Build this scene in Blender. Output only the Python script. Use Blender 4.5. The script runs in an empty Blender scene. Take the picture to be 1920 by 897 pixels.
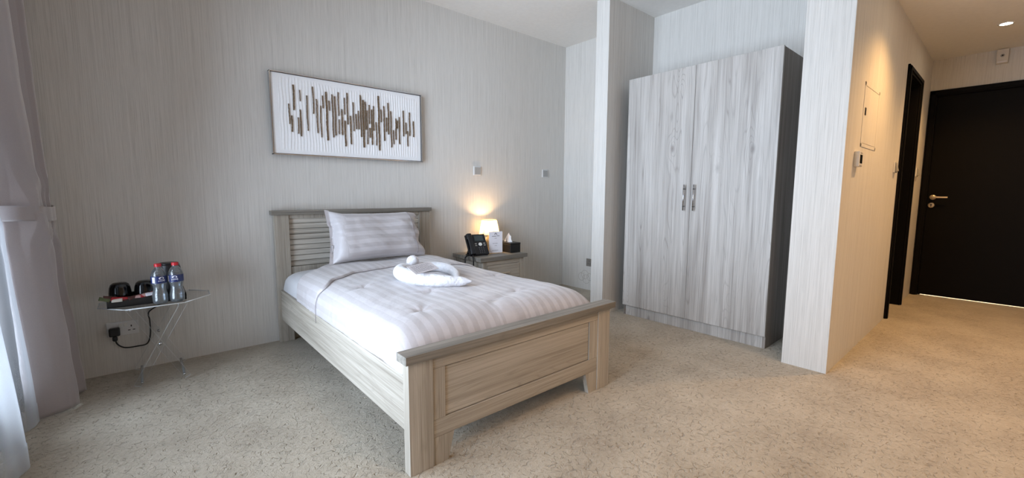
import bpy, bmesh, math, random
from mathutils import Vector, Matrix, noise
random.seed(7)
S = bpy.context.scene
COL = S.collection
PI = math.pi

# ------------------------------------------------------------------ camera
YAW, PITCH, ROLL, FPX = 0.7119, -0.10734, 0.00326, 803.9
CAM = Vector((-0.7266, -3.4736, 1.10))
fwd = Vector((math.sin(YAW)*math.cos(PITCH), math.cos(YAW)*math.cos(PITCH), math.sin(PITCH)))
rt0 = Vector((math.cos(YAW), -math.sin(YAW), 0)); up0 = rt0.cross(fwd)
rt = rt0*math.cos(ROLL) + up0*math.sin(ROLL); up = -rt0*math.sin(ROLL) + up0*math.cos(ROLL)
cd = bpy.data.cameras.new('camera'); cam = bpy.data.objects.new('camera', cd); COL.objects.link(cam)
cam.matrix_world = Matrix(((rt.x, up.x, -fwd.x, CAM.x), (rt.y, up.y, -fwd.y, CAM.y), (rt.z, up.z, -fwd.z, CAM.z), (0, 0, 0, 1)))
cd.sensor_width = 36; cd.lens = 36*FPX/1920; cd.clip_start = 0.02; cd.clip_end = 60
S.camera = cam

# ------------------------------------------------------------------ world, lights, exposure
S.view_settings.view_transform = 'Standard'; S.view_settings.look = 'None'
S.view_settings.gamma = 1; S.view_settings.use_curve_mapping = False
S.view_settings.exposure = 0.38
S.cycles.use_denoising = True
S.cycles.max_bounces = 10; S.cycles.diffuse_bounces = 5; S.cycles.transparent_max_bounces = 24
S.cycles.sample_clamp_indirect = 6
S.cycles.caustics_reflective = False; S.cycles.caustics_refractive = False
W = bpy.data.worlds.new('sky'); S.world = W; W.use_nodes = True
W.node_tree.nodes['Background'].inputs[0].default_value = (0.70, 0.84, 1.0, 1)
W.node_tree.nodes['Background'].inputs[1].default_value = 1.2

def area(name, loc, sx, sy, power, col, direction, spread=PI):
    l = bpy.data.lights.new(name, 'AREA'); l.shape = 'RECTANGLE'; l.size = sx; l.size_y = sy
    l.energy = power; l.color = col; l.spread = spread
    o = bpy.data.objects.new(name, l); COL.objects.link(o); o.location = loc
    o.rotation_euler = Vector(direction).to_track_quat('-Z', 'Y').to_euler()
    return o
DAY = (0.75, 0.87, 1.0)
WARM = (1.0, 0.60, 0.29)
area('daylight', (-1.50, -1.55, 1.36), 2.4, 2.4, 172, DAY, (1, 0.0, 0.02))
ROOM_LAMPS = [(0.6, -3.55), (2.0, -3.9), (2.0, -5.2), (0.6, -5.0), (-0.3, -4.6)]
ROOM_W = 5.5
HALL_LAMPS = [(4.738, -3.327), (3.15, -3.327)]
HALL_W = 11
LAMP_W = 1.05

# ------------------------------------------------------------------ materials
def srgb(h):
    f = lambda v: v/12.92 if v <= .04045 else ((v+.055)/1.055)**2.4
    return (f(int(h[0:2], 16)/255), f(int(h[2:4], 16)/255), f(int(h[4:6], 16)/255), 1)
class NT:
    def __init__(s, name):
        s.m = bpy.data.materials.new(name); s.m.use_nodes = True
        s.t = s.m.node_tree; s.t.nodes.clear()
        s.out = s.n('ShaderNodeOutputMaterial')
    def n(s, ty, **k):
        nd = s.t.nodes.new(ty)
        for a, b in k.items(): setattr(nd, a, b)
        return nd
    def l(s, a, b): s.t.links.new(a, b)
    def setv(s, sock, v):
        if hasattr(v, 'is_output') or isinstance(v, bpy.types.NodeSocket): s.l(v, sock)
        else: sock.default_value = v
    def coord(s, scale=(1, 1, 1), rot=(0, 0, 0), kind='Object', loc=(0, 0, 0)):
        c = s.n('ShaderNodeTexCoord'); mp = s.n('ShaderNodeMapping')
        mp.inputs['Scale'].default_value = scale; mp.inputs['Rotation'].default_value = rot; mp.inputs['Location'].default_value = loc
        s.l(c.outputs[kind], mp.inputs['Vector']); return mp.outputs[0]
    def noise(s, vec, scale=1, detail=3, rough=.5, dist=0):
        nd = s.n('ShaderNodeTexNoise'); s.l(vec, nd.inputs['Vector'])
        nd.inputs['Scale'].default_value = scale; nd.inputs['Detail'].default_value = detail
        nd.inputs['Roughness'].default_value = rough; nd.inputs['Distortion'].default_value = dist
        return nd.outputs['Fac']
    def math(s, op, a, b=0, c=None, clamp=False):
        nd = s.n('ShaderNodeMath', operation=op, use_clamp=clamp)
        s.setv(nd.inputs[0], a); s.setv(nd.inputs[1], b)
        if c is not None: s.setv(nd.inputs[2], c)
        return nd.outputs[0]
    def ramp(s, f, stops, interp='LINEAR'):
        nd = s.n('ShaderNodeValToRGB'); s.l(f, nd.inputs[0]); cr = nd.color_ramp; cr.interpolation = interp
        while len(cr.elements) > 1: cr.elements.remove(cr.elements[-1])
        cr.elements[0].position = stops[0][0]; cr.elements[0].color = stops[0][1]
        for p, c in stops[1:]:
            e = cr.elements.new(p); e.color = c
        return nd.outputs[0]
    def mix(s, f, a, b, mode='MIX'):
        nd = s.n('ShaderNodeMix', data_type='RGBA', blend_type=mode)
        s.setv(nd.inputs[0], f); s.setv(nd.inputs[6], a); s.setv(nd.inputs[7], b); return nd.outputs[2]
    def mapr(s, v, a, b, c, d):
        nd = s.n('ShaderNodeMapRange'); s.setv(nd.inputs[0], v)
        for i, x in enumerate((a, b, c, d)): nd.inputs[i+1].default_value = x
        return nd.outputs[0]
    def bump(s, h, strength=.3, dist=.01):
        nd = s.n('ShaderNodeBump'); s.l(h, nd.inputs['Height']); nd.inputs['Strength'].default_value = strength
        nd.inputs['Distance'].default_value = dist; return nd.outputs[0]
    def bsdf(s, col, rough=.6, metal=0, normal=None, **k):
        b = s.n('ShaderNodeBsdfPrincipled'); s.setv(b.inputs['Base Color'], col); s.setv(b.inputs['Roughness'], rough)
        b.inputs['Metallic'].default_value = metal
        if normal is not None: s.l(normal, b.inputs['Normal'])
        for a, v in k.items(): s.setv(b.inputs[a.replace('_', ' ')], v)
        s.l(b.outputs[0], s.out.inputs[0]); return b
def g(v): return (v, v, v, 1)
def plain(name, col, rough=.5, metal=0, **k):
    t = NT(name); c = srgb(col) if isinstance(col, str) else col
    f = t.noise(t.coord(), 60, 2)
    cc = t.mix(f, tuple(x*.93 for x in c[:3])+(1,), c)
    t.bsdf(cc, rough, metal, **k); return t.m

def m_wallpaper():
    t = NT('wallpaper')
    a = t.noise(t.coord((230, 230, 1.7)), 1, 3, .6)
    b = t.noise(t.coord((520, 520, 7)), 1, 2, .6)
    c = t.noise(t.coord((70, 70, .7)), 1, 3, .6)
    f = t.math('ADD', t.math('MULTIPLY', a, .48), t.math('ADD', t.math('MULTIPLY', b, .36), t.math('MULTIPLY', c, .16)))
    col = t.ramp(f, [(.36, srgb('c0bdb8')), (.45, srgb('cecbc6')), (.52, srgb('d6d3ce')), (.64, srgb('dedbd7'))])
    t.bsdf(col, .85, normal=t.bump(f, .3, .003)); return t.m
def m_ceiling():
    t = NT('ceiling_paint'); f = t.noise(t.coord(), 30, 2)
    t.bsdf(t.ramp(f, [(.3, srgb('e6e4e0')), (.7, srgb('eae8e4'))]), .9); return t.m
def m_carpet():
    t = NT('carpet')
    c = t.coord()
    # scroll shaped carved lines
    d = t.n('ShaderNodeTexNoise'); t.l(c, d.inputs['Vector']); d.inputs['Scale'].default_value = 14; d.inputs['Detail'].default_value = 2
    off = t.n('ShaderNodeVectorMath', operation='SCALE'); t.l(d.outputs['Color'], off.inputs[0]); off.inputs['Scale'].default_value = .11
    add = t.n('ShaderNodeVectorMath', operation='ADD'); t.l(c, add.inputs[0]); t.l(off.outputs[0], add.inputs[1])
    v = t.n('ShaderNodeTexVoronoi', feature='DISTANCE_TO_EDGE'); t.l(add.outputs[0], v.inputs['Vector']); v.inputs['Scale'].default_value = 24
    line = t.mapr(v.outputs['Distance'], 0, .05, 1, 0)
    v2 = t.n('ShaderNodeTexVoronoi', feature='F1'); t.l(add.outputs[0], v2.inputs['Vector']); v2.inputs['Scale'].default_value = 15
    ring = t.math('ABSOLUTE', t.math('SUBTRACT', v2.outputs['Distance'], .36))
    line2 = t.mapr(ring, 0, .03, 1, 0)
    patch = t.mapr(t.noise(c, 42, 3), .47, .60, 0, 1)
    lines = t.math('MULTIPLY', t.math('MAXIMUM', line, line2), patch)
    pile = t.noise(c, 260, 3, .7)
    lump = t.noise(c, 45, 4, .65)
    big = t.noise(c, 3.2, 4, .6)
    col = t.ramp(big, [(.34, srgb('9c8f7b')), (.5, srgb('aca08c')), (.66, srgb('b9ae9b'))])
    col = t.mix(t.mapr(pile, .3, .7, .0, .30), col, srgb('83775f'))
    col = t.mix(t.mapr(lump, .42, .7, 0, .35), col, srgb('cabfad'))
    col = t.mix(t.math('MULTIPLY', lines, .22), col, srgb('85775f'))
    h = t.math('ADD', t.math('MULTIPLY', lump, .9), t.math('SUBTRACT', t.math('MULTIPLY', pile, .35), t.math('MULTIPLY', lines, .9)))
    t.bsdf(col, .95, normal=t.bump(h, .75, .012), Sheen_Weight=.25, Sheen_Roughness=.6); return t.m
def m_wood(name, axis, dark, mid, light, knots=False, contrast=1.0, rough=.55, seed=0, line_col=None):
    """grain runs along axis; thin contour lines of a stretched noise give the cathedral figure of sawn oak"""
    t = NT(name)
    def sc(across, along):
        v = [across]*3; v['xyz'.index(axis)] = along; return tuple(v)
    vec = t.coord(loc=(seed*3.7, seed*1.3, seed*2.1))
    def st(across, along):
        mp = t.n('ShaderNodeMapping'); t.l(vec, mp.inputs['Vector']); mp.inputs['Scale'].default_value = sc(across, along); return mp.outputs[0]
    n1 = t.noise(st(6.5, .42), 1, 1.5, .5, .2)
    if knots:
        sp = t.n('ShaderNodeSeparateXYZ'); t.l(vec, sp.inputs[0]); cb = t.n('ShaderNodeCombineXYZ')
        t.l(t.math('MULTIPLY', sp.outputs[1], 2.7), cb.inputs[0]); t.l(t.math('MULTIPLY', sp.outputs[2], 1.2), cb.inputs[1])
        kv = t.n('ShaderNodeTexVoronoi', feature='F1', voronoi_dimensions='2D'); t.l(cb.outputs[0], kv.inputs['Vector']); kv.inputs['Scale'].default_value = 1.0
        kd = kv.outputs['Distance']
        n1 = t.math('ADD', n1, t.math('MULTIPLY', t.math('POWER', t.mapr(kd, 0, .40, 1, 0), 3), .16))
    fr = t.math('FRACT', t.math('MULTIPLY', n1, 26 if knots else 34))
    tri = t.math('MULTIPLY', t.math('ABSOLUTE', t.math('SUBTRACT', fr, .5)), 2)
    line = t.mapr(tri, .72, 1.0, 0, 1)
    fine = t.noise(st(240, 3.2), 1, 3, .6)
    mid_n = t.noise(st(60, 1.2), 1, 3, .6)
    broad = t.noise(st(11, .5), 1, 3, .55)
    gate = t.mapr(t.noise(st(8, .6), 1, 2, .5), .42, .62, .15, 1)
    f = t.math('ADD', t.math('MULTIPLY', fine, .25), t.math('ADD', t.math('MULTIPLY', mid_n, .35), t.math('MULTIPLY', broad, .40)))
    col = t.ramp(f, [(.38, srgb(dark)), (.50, srgb(mid)), (.62, srgb(light))])
    col = t.mix(t.math('MULTIPLY', t.math('MULTIPLY', line, gate), .42*contrast), col, srgb(line_col or dark))
    col = t.mix(t.mapr(fine, .30, .42, .35*contrast, 0), col, srgb(dark))
    if knots:
        col = t.mix(t.math('MULTIPLY', t.mapr(kd, .008, .055, .75, 0), t.mapr(kv.outputs['Color'], .35, .45, 0, 1)), col, srgb('77716d'))
    t.bsdf(col, rough, normal=t.bump(fine, .10, .002)); return t.m
def m_satin(name, stripes='x', base='c9c5c8'):
    """white-grey satin with woven stripes laid along the uv u coordinate (metres)"""
    t = NT(name)
    uv = t.n('ShaderNodeUVMap'); sep = t.n('ShaderNodeSeparateXYZ'); t.l(uv.outputs[0], sep.inputs[0])
    s = t.math('SINE', t.math('MULTIPLY', sep.outputs[0], 2*PI/.062))
    w = t.mapr(s, -.18, .18, 0, 1)
    nv = t.noise(t.coord(), 7, 3)
    col = t.mix(w, srgb('b0aaab'), srgb('bdb8ba'))
    fine = t.noise(t.coord((900, 900, 900)), 1, 1)
    fold = t.noise(t.coord((9, 14, 9)), 1, 4, .55)
    col = t.mix(t.math('MULTIPLY', nv, .12), col, srgb('a8a2a4'))
    t.bsdf(col, t.mapr(w, 0, 1, .62, .42), normal=t.bump(t.math('ADD', t.math('MULTIPLY', fine, .04), t.math('MULTIPLY', fold, 1.0)), .45, .012), Sheen_Weight=.3)
    return t.m
def m_fabric(name, col, rough=.8, sheen=.3, weave=500, bs=.15, sc=6):
    t = NT(name)
    f = t.noise(t.coord((weave, weave, weave)), 1, 2)
    b = t.noise(t.coord(), sc, 3)
    c = srgb(col)
    cc = t.mix(f, tuple(x*.82 for x in c[:3])+(1,), tuple(min(1, x*1.1) for x in c[:3])+(1,))
    t.bsdf(cc, rough, normal=t.bump(t.math('ADD', t.math('MULTIPLY', f, .06), b), bs, .01), Sheen_Weight=sheen); return t.m
def m_sheer():
    t = NT('sheer_fabric')
    f = t.noise(t.coord((500, 500, 500)), 1, 2)
    tr = t.n('ShaderNodeBsdfTranslucent'); tr.inputs[0].default_value = (.19, .20, .215, 1)
    df = t.n('ShaderNodeBsdfDiffuse'); t.l(t.ramp(f, [(.3, (.72, .74, .78, 1)), (.7, (.82, .84, .87, 1))]), df.inputs[0])
    tp = t.n('ShaderNodeBsdfTransparent')
    a = t.n('ShaderNodeMixShader'); a.inputs[0].default_value = .55; t.l(tr.outputs[0], a.inputs[1]); t.l(df.outputs[0], a.inputs[2])
    b = t.n('ShaderNodeMixShader'); lw = t.n('ShaderNodeLayerWeight'); lw.inputs[0].default_value = .5; t.l(t.math('POWER', t.math('SUBTRACT', 1, lw.outputs['Facing']), 1.15, clamp=True), b.inputs[0]); t.l(a.outputs[0], b.inputs[1]); t.l(tp.outputs[0], b.inputs[2])
    t.l(b.outputs[0], t.out.inputs[0]); return t.m
def m_clear(name, tint=(.96, .97, .98, 1), edge=.0, ior=1.45, gl=1.0):
    """thin clear plastic or glass: see-through plus fresnel reflection, optional milky share"""
    t = NT(name)
    tp = t.n('ShaderNodeBsdfTransparent'); tp.inputs[0].default_value = tint
    gs = t.n('ShaderNodeBsdfGlossy'); gs.inputs['Roughness'].default_value = .04
    fr = t.n('ShaderNodeFresnel'); fr.inputs[0].default_value = ior
    m1 = t.n('ShaderNodeMixShader'); t.l(t.math('MULTIPLY', fr.outputs[0], gl, clamp=True), m1.inputs[0]); t.l(tp.outputs[0], m1.inputs[1]); t.l(gs.outputs[0], m1.inputs[2])
    last = m1.outputs[0]
    if edge:
        df = t.n('ShaderNodeBsdfDiffuse'); df.inputs[0].default_value = (.85, .88, .9, 1)
        m2 = t.n('ShaderNodeMixShader'); m2.inputs[0].default_value = edge; t.l(last, m2.inputs[1]); t.l(df.outputs[0], m2.inputs[2]); last = m2.outputs[0]
    t.l(last, t.out.inputs[0]); return t.m
def m_emit(name, col, s):
    t = NT(name); e = t.n('ShaderNodeEmission'); e.inputs[0].default_value = col; e.inputs[1].default_value = s
    t.l(e.outputs[0], t.out.inputs[0]); return t.m
def m_shade():
    t = NT('lamp_shade_fabric')
    f = t.noise(t.coord((300, 300, 60)), 1, 2)
    c = t.ramp(f, [(.3, srgb('f0e2b8')), (.7, srgb('fbf2d6'))])
    tr = t.n('ShaderNodeBsdfTranslucent'); t.l(c, tr.inputs[0]); df = t.n('ShaderNodeBsdfDiffuse'); t.l(c, df.inputs[0])
    a = t.n('ShaderNodeMixShader'); a.inputs[0].default_value = .35; t.l(tr.outputs[0], a.inputs[1]); t.l(df.outputs[0], a.inputs[2])
    t.l(a.outputs[0], t.out.inputs[0]); return t.m
def m_gold():
    t = NT('gold_leaf'); f = t.noise(t.coord((260, 260, 180)), 1, 3, .7)
    t.bsdf(t.ramp(f, [(.35, srgb('352a20')), (.5, srgb('6d5843')), (.62, srgb('927a5c')), (.75, srgb('cbb896'))]), .45, .35, normal=t.bump(f, .6, .003)); return t.m
def m_shell():
    t = NT('lamp_base_ceramic'); v = t.n('ShaderNodeTexVoronoi'); t.l(t.coord(), v.inputs['Vector']); v.inputs['Scale'].default_value = 110
    t.bsdf(t.ramp(v.outputs['Distance'], [(.0, srgb('f1e2c0')), (.5, srgb('b49a6b'))]), .4, normal=t.bump(v.outputs['Distance'], -.6, .006)); return t.m
def m_leather(name='black_leather'):
    t = NT(name); v = t.n('ShaderNodeTexVoronoi'); t.l(t.coord(), v.inputs['Vector']); v.inputs['Scale'].default_value = 300
    t.bsdf(srgb('0c0c0e'), .42, normal=t.bump(v.outputs['Distance'], .3, .002)); return t.m

MW = m_wallpaper(); MC = m_ceiling(); MCARP = m_carpet()
OAK = ('877f73', 'a79f93', 'bcb5aa')
oak_x = m_wood('pale_oak_along_x', 'x', *OAK, seed=1); oak_y = m_wood('pale_oak_along_y', 'y', *OAK, seed=2); oak_z = m_wood('pale_oak_upright', 'z', *OAK, seed=3); oak_head = m_wood('pale_oak_slats', 'x', '948d82', 'b8b1a6', 'd0cac0', seed=8)
CAPC = ('5c5852', '7b766e', '958f86')
cap_x = m_wood('grey_oak_cap', 'x', *CAPC, seed=4, contrast=.5)
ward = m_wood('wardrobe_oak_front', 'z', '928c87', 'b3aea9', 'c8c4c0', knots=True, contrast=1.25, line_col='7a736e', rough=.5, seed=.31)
ward_side_shaded = m_wood('wardrobe_oak_side_shaded', 'z', '665e58', '847b74', '9c938c', seed=6, contrast=.6)  # darker copy of the wardrobe oak, shade of the side put into its colour
satin = m_satin('striped_satin'); satin_pillow = satin
white_cotton = m_fabric('white_cotton', 'c6c6ca', .8, .3, 600, .25, 9)
terry = m_fabric('white_terry', 'd4d3d7', .95, .4, 240, .8, 40)
def m_curtain():
    m = m_fabric('taupe_curtain', 'a59b9a', .36, .9, 420, .25, 10); nt = m.node_tree
    out = [n for n in nt.nodes if n.type == 'OUTPUT_MATERIAL'][0]; pb = [n for n in nt.nodes if n.type == 'BSDF_PRINCIPLED'][0]
    tr = nt.nodes.new('ShaderNodeBsdfTranslucent'); tr.inputs[0].default_value = (.42, .40, .40, 1)
    mx = nt.nodes.new('ShaderNodeMixShader'); mx.inputs[0].default_value = .12
    nt.links.new(pb.outputs[0], mx.inputs[1]); nt.links.new(tr.outputs[0], mx.inputs[2]); nt.links.new(mx.outputs[0], out.inputs[0]); return m
curt = m_curtain()
sheer = m_sheer()
clear = m_clear('clear_acrylic', (.98,.985,.99,1), edge=.0, gl=.35); acr_edge = m_clear('acrylic_edge', edge=.75)
pet = m_clear('clear_bottle_plastic', (.93, .96, .99, 1), edge=.07, ior=1.5, gl=2.2)
glass = m_clear('window_glass', (.97, .98, 1, 1))
blk_gloss = plain('black_gloss', '08080a', .12); blk = plain('black_plastic', '121216', .42); blk_door = plain('black_door_lacquer', '0b0909', .6, Specular_IOR_Level=.12)
blk_matt = plain('black_cord', '0d0d0e', .6); leather = m_leather()
steel = plain('brushed_steel', 'b9b9bb', .25, 1.0); chrome = plain('chrome', 'd5d5d8', .12, 1.0)
wht = plain('white_plastic', 'e4e2de', .4); card = plain('white_card', 'ebe8ee', .6); ink = plain('printed_ink', '4a464c', .7); grey_ink = plain('pale_printed_ink', '9c98a0', .7)
silver_plate = plain('silver_plate', 'dedede', .4, .0); grey_btn = plain('grey_plastic', 'a9a8a6', .45)
dark_frame = plain('dark_frame_lip', '33302e', .4, .3); canvas = plain('white_canvas', 'f6f6f8', .75); gold = m_gold()
red = plain('red_plastic', 'c3202c', .35); blue = plain('blue_label', '16265e', .4); red_paper = plain('red_paper', 'a8232b', .5); brown_paper = plain('brown_paper', '4b2520', .5); green_paper = plain('green_paper', '56603a', .5)
cream_pl = plain('cream_plastic', 'd6d0c6', .45); screen = plain('dark_screen', '161a1c', .15); lcd = plain('grey_display', '3a4444', .2)
beige_metal = plain('satin_nickel', 'd9c9b3', .3, .6)
stain = plain('faint_wall_stain', '9a9288', .9); emit_lamp = m_emit('lit_downlight', (1, .86, .62, 1), 60); bulb_m = m_emit('lit_bulb', (1, .72, .38, 1), 14)
shade_m = m_shade(); tissue_m = plain('tissue_paper', 'f6f5f6', .9); outline_m = plain('piping_taupe', '978f92', .6)
panel_m = MW

# ------------------------------------------------------------------ mesh helpers
class B:
    def __init__(s): s.b = bmesh.new(); s.uv = None
    def box(s, x0, x1, y0, y1, z0, z1, mi=0):
        vs = [s.b.verts.new((x, y, z)) for x in (x0, x1) for y in (y0, y1) for z in (z0, z1)]
        for f in ((0, 1, 3, 2), (4, 6, 7, 5), (0, 4, 5, 1), (2, 3, 7, 6), (0, 2, 6, 4), (1, 5, 7, 3)):
            fa = s.b.faces.new([vs[i] for i in f]); fa.material_index = mi
        return s
    def poly(s, pts, d, mi=0, mside=None):
        """closed outline pts (3-D) pushed along vector d"""
        d = Vector(d); a = [s.b.verts.new(p) for p in pts]; c = [s.b.verts.new(Vector(p)+d) for p in pts]
        n = len(pts); s.b.faces.new(a[::-1]).material_index = mi; s.b.faces.new(c).material_index = mi
        for i in range(n):
            s.b.faces.new((a[i], a[(i+1) % n], c[(i+1) % n], c[i])).material_index = mi if mside is None else mside
        return s
    def lathe(s, prof, seg=32, c=(0, 0, 0), axis='z', mi=0, caps=True):
        rings = []
        for r, h in prof:
            ring = []
            for k in range(seg):
                a = 2*PI*k/seg; p = (r*math.cos(a), r*math.sin(a), h)
                if axis == 'x': p = (p[2], p[0], p[1])
                if axis == 'y': p = (p[0], p[2], p[1])
                ring.append(s.b.verts.new((p[0]+c[0], p[1]+c[1], p[2]+c[2])))
            rings.append(ring)
        for i in range(len(rings)-1):
            for k in range(seg):
                f = s.b.faces.new((rings[i][k], rings[i][(k+1) % seg], rings[i+1][(k+1) % seg], rings[i+1][k])); f.smooth = True; f.material_index = mi
        if caps:
            if prof[0][0] > 1e-5: s.b.faces.new(rings[0][::-1]).material_index = mi
            if prof[-1][0] > 1e-5: s.b.faces.new(rings[-1]).material_index = mi
        return s
    def tube(s, pts, r, seg=10, mi=0):
        pts = [Vector(p) for p in pts]; n = len(pts); rr = r if isinstance(r, (list, tuple)) else [r]*n
        prev = None; rings = []
        for i, p in enumerate(pts):
            t = (pts[min(i+1, n-1)]-pts[max(i-1, 0)]).normalized()
            if prev is None:
                u = t.cross(Vector((0, 0, 1)));  u = t.cross(Vector((0, 1, 0))) if u.length < .05 else u
                u.normalize()
            else: u = (prev - t*prev.dot(t)).normalized()
            prev = u; v = t.cross(u)
            rings.append([s.b.verts.new(p+(u*math.cos(2*PI*k/seg)+v*math.sin(2*PI*k/seg))*rr[i]) for k in range(seg)])
        for i in range(n-1):
            for k in range(seg):
                f = s.b.faces.new((rings[i][k], rings[i][(k+1) % seg], rings[i+1][(k+1) % seg], rings[i+1][k])); f.smooth = True; f.material_index = mi
        s.b.faces.new(rings[0][::-1]).material_index = mi; s.b.faces.new(rings[-1]).material_index = mi
        return s
    def grid(s, nu, nv, fn, uvfn=None, mi=0, smooth=True):
        if uvfn and not s.uv: s.uv = s.b.loops.layers.uv.new('UVMap')
        vs = [[s.b.verts.new(fn(i/(nu-1), j/(nv-1))) for j in range(nv)] for i in range(nu)]
        for i in range(nu-1):
            for j in range(nv-1):
                f = s.b.faces.new((vs[i][j], vs[i+1][j], vs[i+1][j+1], vs[i][j+1])); f.smooth = smooth; f.material_index = mi
                if uvfn:
                    for lp, (a, c) in zip(f.loops, ((i, j), (i+1, j), (i+1, j+1), (i, j+1))):
                        lp[s.uv].uv = uvfn(a/(nu-1), c/(nv-1))
        return s
    def sphere(s, c, r, seg=24, rings=14, sc=(1, 1, 1), mi=0):
        m = Matrix.Translation(c) @ Matrix.Diagonal((r*sc[0], r*sc[1], r*sc[2], 1))
        res = bmesh.ops.create_uvsphere(s.b, u_segments=seg, v_segments=rings, radius=1, matrix=m)
        for v in res['verts']:
            for f in v.link_faces: f.smooth = True; f.material_index = mi
        return s
    def done(s, name, mats, parent=None, bevel=0, local=False, label=None, recalc=True, segs=2):
        if recalc: bmesh.ops.recalc_face_normals(s.b, faces=s.b.faces)
        if parent is not None and not local:
            p = parent; off = Vector((0, 0, 0))
            while p is not None: off += p.location; p = p.parent
            for v in s.b.verts: v.co -= off
        me = bpy.data.meshes.new(name); s.b.to_mesh(me); s.b.free()
        for m in (mats if isinstance(mats, (list, tuple)) else [mats]): me.materials.append(m)
        o = bpy.data.objects.new(name, me); COL.objects.link(o)
        if parent is not None: o.parent = parent
        if bevel:
            md = o.modifiers.new('bevel', 'BEVEL'); md.width = bevel; md.segments = segs; md.limit_method = 'ANGLE'; md.angle_limit = math.radians(40)
        if label: o['label'] = label
        return o
def thing(name, label, cat, loc=(0, 0, 0), rz=0, group=None):
    o = bpy.data.objects.new(name, None); COL.objects.link(o); o.location = loc; o.rotation_euler = (0, 0, rz)
    o.empty_display_size = .1; o['label'] = label; o['category'] = cat
    if group: o['group'] = group
    return o
def tag(o, label, cat, group=None):
    o['label'] = label; o['category'] = cat
    if group: o['group'] = group
    return o
def struct(name, b, m, parent=None, **k):
    o = b.done(name, m, parent, **k)
    o['kind'] = 'structure'
    return o
def origin(o, c):
    """move a parentless mesh's origin to c"""
    c = Vector(c)
    for v in o.data.vertices: v.co -= c
    o.location = c; return o
def copy_tree(o, parent=None):
    c = o.copy(); COL.objects.link(c)
    if parent is not None: c.parent = parent
    for ch in list(o.children): copy_tree(ch, c)
    return c
def interp(xs, ys, x):
    if x <= xs[0]: return ys[0]
    for i in range(len(xs)-1):
        if x <= xs[i+1]:
            t = (x-xs[i])/(xs[i+1]-xs[i]); t = t*t*(3-2*t); return ys[i]+(ys[i+1]-ys[i])*t
    return ys[-1]
def spline(P, n=8):
    P = [Vector(p) for p in P]; out = []
    for i in range(len(P)-1):
        p0, p1, p2, p3 = P[max(i-1, 0)], P[i], P[i+1], P[min(i+2, len(P)-1)]
        for k in range(n):
            t = k/n; out.append(.5*((2*p1)+(p2-p0)*t+(2*p0-5*p1+4*p2-p3)*t*t+(3*p1-p0-3*p2+p3)*t**3))
    out.append(P[-1]); return out

# ------------------------------------------------------------------ room shell
H, HC = 2.755, 2.493
XW, XE, XS, XD = -1.28, 3.075, 2.384, 5.669      # window wall, alcove back, stub fronts, entry wall
YN, YH, YS, YHS = 0.0, -2.819, -5.9, -3.90       # bed wall, hall north face, room south wall, hall south face
struct('floor', B().box(XW-.12, XD+1.6, YS-.12, .12, -.1, 0), MCARP)
struct('ceiling', B().box(XW-.12, XE+.1, YS-.12, .12, H, H+.1), MC)
struct('ceiling_hall', B().box(XS, XD+.1, YHS-.1, YH, HC, HC+.09), MC)
struct('wall_north', B().box(XW-.12, XE+.12, 0, .12, 0, H), MW)
struct('wall_east', B().box(XE, XE+.12, -2.576, 0, 0, H), MW)
struct('wall_stub_north', B().box(XS, XE, -1.124, -.989, 0, H), MW)
# hall north wall with the side doorway cut out
w = B(); w.box(XS, XE+.12, YH, -2.576, 0, H); w.box(XE+.12, 4.246, YH, -2.576, 0, HC)
w.box(4.246, 4.92, YH, -2.576, 2.125, HC); w.box(4.92, XD+.12, YH, -2.576, 0, HC)
struct('wall_hall_north', w, MW)
struct('wall_hall_south', B().box(XS, XD+.12, YHS-.15, YHS, 0, H), MW)
struct('wall_south', B().box(XW-.12, XS+.12, YS-.12, YS, 0, H), MW)
struct('wall_southeast', B().box(XS, XS+.12, YS, YHS-.15, 0, H), MW)
struct('wall_bulkhead', B().box(XS, XS+.1, YHS, YH, HC+.09, H), MW)
# entry wall with door opening
DY0, DY1, DZ = -3.80, -2.88, 2.12
w = B(); w.box(XD, XD+.12, DY1, YH, 0, HC); w.box(XD, XD+.12, YHS, DY0, 0, HC); w.box(XD, XD+.12, DY0, DY1, DZ, HC)
struct('wall_entry', w, MW)
# window wall with a wide opening
WY0, WY1, WZ0, WZ1 = -2.75, -.33, .12, 2.55
w = B(); w.box(XW-.12, XW, WY1, 0, 0, H); w.box(XW-.12, XW, YS, WY0, 0, H); w.box(XW-.12, XW, WY0, WY1, 0, WZ0); w.box(XW-.12, XW, WY0, WY1, WZ1, H)
struct('wall_west', w, MW)
wf = B()
for y in (WY0, WY0+1.2, WY1-.06): wf.box(XW-.10, XW-.04, y, y+.06, WZ0, WZ1)
wf.box(XW-.10, XW-.04, WY0, WY1, WZ0, WZ0+.06); wf.box(XW-.10, XW-.04, WY0, WY1, WZ1-.06, WZ1)
wf.box(XW-.095, XW-.045, WY0, WY1, 1.02, 1.07)
wo = struct('window_1', wf, wht, bevel=.004)
struct('window_pane', B().box(XW-.073, XW-.067, WY0+.03, WY1-.03, WZ0+.03, WZ1-.03), glass, wo)

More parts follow.
